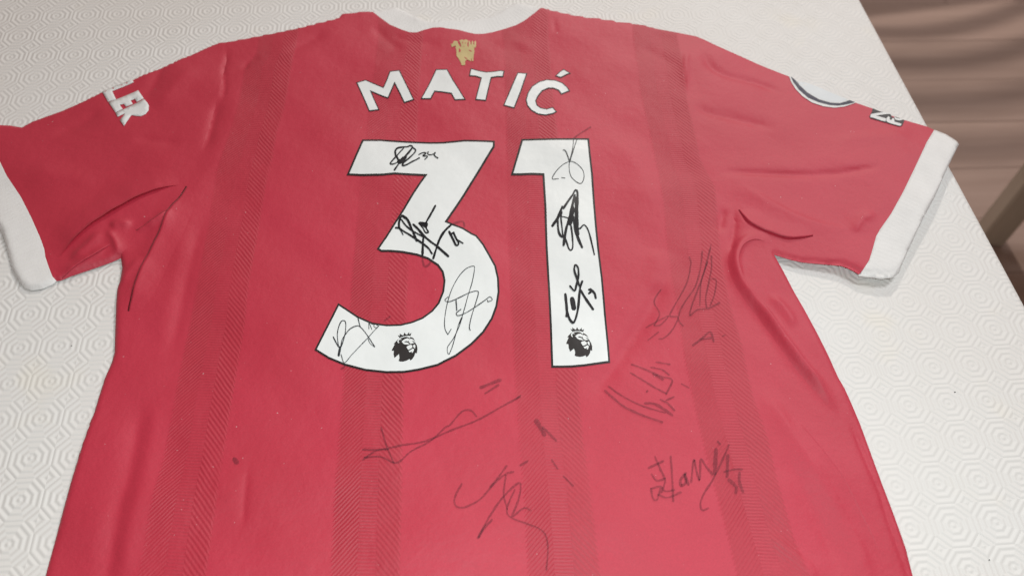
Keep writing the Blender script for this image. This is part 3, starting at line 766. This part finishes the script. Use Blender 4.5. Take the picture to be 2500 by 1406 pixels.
signature([([(935, 118), (850, 280), (750, 455)], 38, I), ([(600, 465), (680, 560), (735, 655), (793, 648), (750, 565), (770, 500)], 32, I), ([(625, 468), (760, 485)], 58, I), ([(680, 500), (740, 540)], 50, I),
           ([(490, 490), (600, 600), (700, 720), (850, 850), (960, 930), (1195, 1140)], 48, I), ([(265, 310), (370, 390), (440, 540), (500, 680), (560, 820)], 50, I),
           ([(250, 390), (330, 500), (430, 590), (540, 660), (700, 750)], 34, I), ([(235, 335), (200, 450), (210, 560), (260, 605), (400, 690), (540, 785), (680, 880), (800, 980), (865, 1085)], 42, I),
           ([(135, 555), (215, 560)], 38, I), ([(230, 600), (285, 700)], 20, I), ([(692, 760), (682, 900), (675, 1100)], 46, I), ([(675, 1125), (682, 1250), (720, 1330), (790, 1310), (830, 1260)], 44, FB),
           ([(1262, 500), (1120, 640), (1020, 800), (950, 1000), (893, 1180)], 46, I), ([(1300, 480), (1420, 440), (1500, 440), (1522, 530)], 44, FB),
           ([(1215, 650), (1290, 800), (1355, 925), (1405, 890), (1350, 780), (1300, 670)], 44, I), ([(1360, 810), (1490, 885)], 36, I), ([(1250, 700), (1310, 672)], 36, I), ([(160, 268), (175, 275)], 28, FB)], 950, 490, 8.27)
signature([([(635, 312), (662, 325), (702, 425)], 11, TN), ([(747, 180), (736, 300), (706, 425), (700, 500), (720, 580), (780, 640), (830, 655), (858, 600), (850, 530), (800, 470), (740, 435), (690, 435), (620, 470), (550, 540), (520, 605), (585, 603)], 9, TN),
           ([(620, 592), (655, 598)], 9, TN), ([(780, 200), (745, 310), (710, 425)], 9, TN), ([(750, 178), (800, 140), (860, 100), (930, 55)], 17, FB)], 1230, 300, 4.393)
signature([([(200, 795), (290, 665), (340, 545), (368, 475)], 44, I), ([(290, 680), (300, 850), (330, 950), (372, 985)], 38, I), ([(380, 975), (365, 830), (347, 660), (360, 560)], 28, I),
           ([(390, 500), (480, 360), (550, 260), (590, 185), (628, 210), (630, 400), (625, 620), (630, 850)], 36, I), ([(585, 270), (545, 440), (530, 560), (480, 700), (430, 880), (393, 1125)], 44, I),
           ([(345, 640), (420, 650), (480, 690), (440, 820)], 20, I), ([(430, 1030), (480, 1180), (520, 1212), (550, 1150), (540, 950), (520, 800)], 30, I), ([(560, 650), (590, 850), (650, 1030), (708, 1165)], 46, I),
           ([(640, 852), (680, 840), (740, 785), (800, 850), (850, 1000), (918, 1295)], 28, I), ([(545, 500), (500, 760)], 74, I), ([(605, 320), (618, 700), (635, 950)], 58, I)], 1320, 440, 7.03)
signature([([(440, 525), (455, 700), (450, 768)], 27, I), ([(450, 690), (480, 790), (520, 838), (550, 790), (575, 680), (590, 530), (600, 450), (620, 392)], 25, I), ([(590, 440), (560, 350), (535, 270), (545, 215), (575, 245), (580, 330), (560, 420), (538, 490), (490, 438)], 22, I),
           ([(512, 575), (530, 680)], 50, I), ([(600, 480), (660, 580), (735, 690)], 27, I), ([(690, 480), (722, 492), (692, 520)], 22, I), ([(705, 475), (750, 520), (765, 572)], 24, I)], 1280, 600, 4.393)
signature([([(1510, 960), (1480, 900), (1475, 800), (1500, 640), (1550, 480), (1620, 350), (1700, 260), (1780, 230), (1795, 260), (1770, 400), (1730, 530), (1700, 640), (1665, 760), (1640, 850), (1570, 1000), (1505, 1100), (1520, 1170), (1560, 1080), (1625, 850)], 9, TN),
           ([(1510, 960), (1545, 900)], 9, TN), ([(1512, 555), (1478, 590), (1520, 608), (1600, 580), (1750, 510), (1825, 496), (1835, 530), (1800, 650), (1760, 780), (1740, 880), (1750, 912)], 10, TN), ([(1597, 590), (1605, 700)], 13, TN),
           ([(1650, 690), (1602, 730), (1620, 758), (1700, 730), (1800, 670), (1900, 600), (1960, 557), (1985, 590), (1940, 610), (1935, 595)], 10, TN), ([(1660, 780), (1628, 845)], 16, I)], 750, 600, 4.394)
signature([([(450, 728), (500, 830), (545, 900)], 22, TN), ([(540, 900), (520, 700), (540, 560), (580, 460), (625, 437), (660, 480), (655, 650), (610, 830), (560, 960), (540, 1045)], 18, TN), ([(570, 900), (543, 1045)], 38, TN),
           ([(580, 900), (600, 780), (660, 680), (740, 580), (850, 527), (910, 545), (980, 620), (1050, 720), (1160, 892)], 17, TN), ([(868, 380), (890, 470), (910, 540)], 20, TN), ([(1040, 740), (1080, 830), (1150, 890)], 12, TN),
           ([(585, 1030), (640, 1168), (760, 1040), (900, 890), (1040, 740), (1150, 610), (1230, 530)], 13, TN), ([(1055, 468), (1060, 580)], 13, TN), ([(1065, 478), (1110, 590)], 13, TN), ([(1100, 488), (1150, 505), (1140, 530), (1180, 558), (1222, 530), (1190, 508)], 13, TN),
           ([(1320, 440), (1420, 362)], 28, FB), ([(590, 1270), (640, 1232)], 38, FB)], 750, 720, 7.03)
signature([([(770, 590), (710, 670), (695, 740), (740, 830), (750, 890), (690, 1000)], 16, FB), ([(600, 1020), (680, 980), (850, 900), (760, 1000), (690, 1005)], 15, FB),
           ([(1095, 220), (1110, 300), (1070, 500), (980, 680), (900, 820), (870, 900), (960, 910), (940, 980), (880, 1080), (800, 1150), (745, 1160)], 17, FB), ([(1240, 160), (1220, 350), (1160, 560), (1040, 740), (980, 860), (970, 950), (1020, 1010)], 18, FB),
           ([(1330, 130), (1260, 400), (1180, 620), (1120, 780), (1100, 890), (1180, 830), (1310, 810), (1440, 745)], 20, FB), ([(1345, 210), (1345, 350), (1310, 540), (1280, 690), (1290, 800)], 19, FB), ([(1350, 470), (1400, 490), (1380, 650), (1330, 780)], 16, FB),
           ([(1300, 280), (1230, 500), (1210, 780)], 16, FB), ([(620, 1170), (740, 1080)], 14, FB), ([(1340, 80), (1330, 140)], 12, FB), ([(1130, 1235), (1230, 1160), (1330, 1080), (1370, 1190)], 24, FB), ([(1220, 1165), (1340, 1150)], 22, FB), ([(1470, 1130), (1500, 1115)], 16, FB)], 1450, 580, 4.6875)
signature([([(165, 330), (230, 390), (330, 470), (480, 540), (655, 600)], 19, FB), ([(195, 290), (300, 370), (480, 460), (680, 520)], 14, FB), ([(385, 180), (500, 250), (600, 310), (690, 355)], 15, FB), ([(395, 105), (500, 145), (650, 210), (740, 240), (690, 360)], 16, FB),
           ([(560, 130), (650, 150), (715, 195)], 14, FB), ([(605, 85), (720, 105)], 15, FB), ([(510, 440), (600, 450), (740, 540)], 24, FB), ([(580, 190), (660, 235)], 22, FB), ([(640, 410), (700, 440), (760, 500)], 15, FB), ([(690, 415), (755, 385)], 14, FB), ([(520, 342), (530, 335)], 16, FB), ([(820, 270), (885, 305)], 11, FB)], 1430, 860, 3.514)
signature([([(540, 990), (665, 930)], 20, FB), ([(595, 895), (640, 1000), (680, 1100), (650, 1200)], 18, FB), ([(565, 1045), (610, 1100), (680, 1080)], 17, FB), ([(560, 1170), (640, 1150), (680, 1190), (760, 1180)], 17, FB), ([(560, 1170), (575, 1250), (610, 1265), (640, 1170)], 16, FB),
           ([(620, 1220), (700, 1245), (815, 1200)], 18, FB), ([(730, 890), (740, 1050), (750, 1275)], 18, FB), ([(860, 1030), (815, 1090), (820, 1140), (860, 1110), (850, 1040), (880, 1130)], 24, FB),
           ([(905, 1110), (930, 920), (950, 1000), (975, 1090), (985, 1000), (990, 910), (1040, 980), (1090, 1040)], 19, FB), ([(1120, 830), (1110, 1030)], 34, FB), ([(1230, 790), (1170, 930), (1090, 1090), (1020, 1200), (985, 1290), (1000, 1350), (1050, 1335)], 17, FB),
           ([(1135, 760), (1155, 785)], 18, FB), ([(1220, 880), (1215, 1060)], 28, FB), ([(1190, 1020), (1280, 1000), (1340, 1000)], 18, FB), ([(1320, 1030), (1320, 1110), (1350, 1195)], 24, FB), ([(1230, 1090), (1290, 1150), (1290, 1200)], 28, FB)], 1430, 860, 3.514)
signature([([(100, 550), (220, 550), (370, 520), (530, 490), (700, 420), (880, 350), (1060, 250), (1165, 190)], 13, FB), ([(110, 605), (220, 600), (330, 640), (430, 560), (560, 490), (660, 400), (690, 385), (770, 295), (830, 285), (870, 325)], 12, FB),
           ([(225, 400), (260, 520), (310, 640)], 12, FB), ([(100, 620), (190, 560), (270, 550)], 12, FB), ([(900, 130), (1030, 75)], 22, FB), ([(930, 170), (1020, 110)], 14, FB), ([(1140, 205), (1168, 182)], 12, FB)], 850, 900, 2.778)
signature([([(770, 780), (725, 870), (730, 930), (790, 940), (900, 880), (1000, 760), (1075, 660)], 13, FB), ([(965, 800), (1060, 720), (1120, 700)], 14, FB), ([(1070, 720), (1055, 850), (1080, 950)], 12, FB), ([(880, 1150), (960, 1000), (1050, 870), (1160, 775), (1160, 870), (1110, 1000)], 14, FB), ([(885, 1145), (920, 1085), (975, 1025)], 16, FB),
           ([(1130, 820), (1085, 920), (1080, 980), (1120, 1015), (1200, 1045), (1290, 1080), (1340, 1130), (1355, 1220), (1345, 1360)], 11, FB), ([(1120, 1000), (1190, 945), (1240, 960)], 12, FB),
           ([(1275, 355), (1330, 450)], 30, FB), ([(1320, 400), (1410, 490)], 16, FB), ([(1170, 655), (1215, 630)], 18, FB), ([(1380, 620), (1420, 680)], 12, FB), ([(1460, 730), (1525, 795)], 11, FB)], 850, 900, 2.778)
sp = signature([([(572, 1120), (578, 1128)], 11, FB)], 0, 0, 1.0); sp.name = 'ink_spot'

# ------------------------------------------------------------------ crumbs on the cover
for px, lb in (((175, 844), 'tiny dark crumb on the white cover below the sleeve with block letters'), ((2331, 957), 'tiny dark crumb on the white cover below the badge sleeve cuff, toward the table edge'), ((2415, 1366), 'tiny dark crumb on the white cover beside the shirt hem, far below the badge sleeve')):
    p = ray_at([px], T)[0]
    V = []; n = 7
    for k, (r, z) in enumerate(((0.0002, 0.0), (0.00042, 0.0002), (0.00028, 0.0004))):
        for i in range(n):
            a = i / n * 2 * math.pi; q = r * random.uniform(0.7, 1.2)
            V.append((p[0] + q * 1.5 * math.cos(a), p[1] + q * math.sin(a), T + z))
    Fc = [(k * n + i, k * n + (i + 1) % n, (k + 1) * n + (i + 1) % n, (k + 1) * n + i) for k in range(2) for i in range(n)] + [tuple(range(2 * n, 3 * n)), tuple(reversed(range(n)))]
    o = link('crumb', V, Fc, M_GREY, None, True)
    o['label'] = lb; o['category'] = 'crumb'; o['group'] = 'crumbs on the table cover'

# ------------------------------------------------------------------ chairs beyond the table edge, the second one unseen and added for its shadow
def chair(x, y, rot, label):
    """x, y = foot of one back post; seat runs forward (+y local), width along +x local"""
    c = empty('wooden_chair', (x, y, 0), label, 'chair', 'wooden chairs beside the table'); c.rotation_euler = (0, 0, rot)
    c['_o'] = (0, 0, 0)
    w, d, s = 0.42, 0.42, 0.048
    for lx, ly, h in ((0, 0, 0.93), (w, 0, 0.93), (0, d, 0.43), (w, d, 0.43)):
        V, Fc = box((lx, ly, h / 2), s, s, h, 0, 0.004); link('leg', V, Fc, M_CHAIR, c, False)
    V, Fc = box((w / 2, d / 2 + 0.004, 0.447), w + 0.06, d + 0.05, 0.03, 0, 0.008); link('seat', V, Fc, M_CHAIR, c, False)
    for z in (0.53, 0.65, 0.77, 0.885):
        n = 9; V = []; Fc = []
        for i in range(n):
            t = i / (n - 1); px = s / 2 + (w - s) * t; bow = -0.022 * math.sin(math.pi * t)
            up_ = 0.014 * math.sin(math.pi * t)
            for dy, dz in ((-0.009, -0.017), (0.009, -0.017), (0.009, 0.017), (-0.009, 0.017)): V.append((px, bow + dy, z + dz + up_))
        for i in range(n - 1):
            for k in range(4): Fc.append((i * 4 + k, i * 4 + (k + 1) % 4, i * 4 + 4 + (k + 1) % 4, i * 4 + 4 + k))
        Fc += [(3, 2, 1, 0), tuple(range(n * 4 - 4, n * 4))]
        link('back_slat', V, [tuple(reversed(f)) for f in Fc], M_CHAIR, c, False)
    for lx in (0, w):
        V, Fc = box((lx, d / 2, 0.2), 0.022, d - s, 0.03, 0, 0.003); link('stretcher', V, Fc, M_CHAIR, c, False)
    return c
foot = ray_at([(2414, 577)], 0.0)[0]
chair(foot[0], foot[1], math.radians(-100 + 90 - 90), 'wooden chair with one square grey brown leg showing beyond the table edge')
chair(0.73, 2.00, math.radians(14), 'unseen ladder back wooden chair added to cast a slatted shadow across the floor boards')  # invented chair out of view, its slats throw the streaks of shade

for o in bpy.data.objects:
    if '_o' in o.keys(): del o['_o']
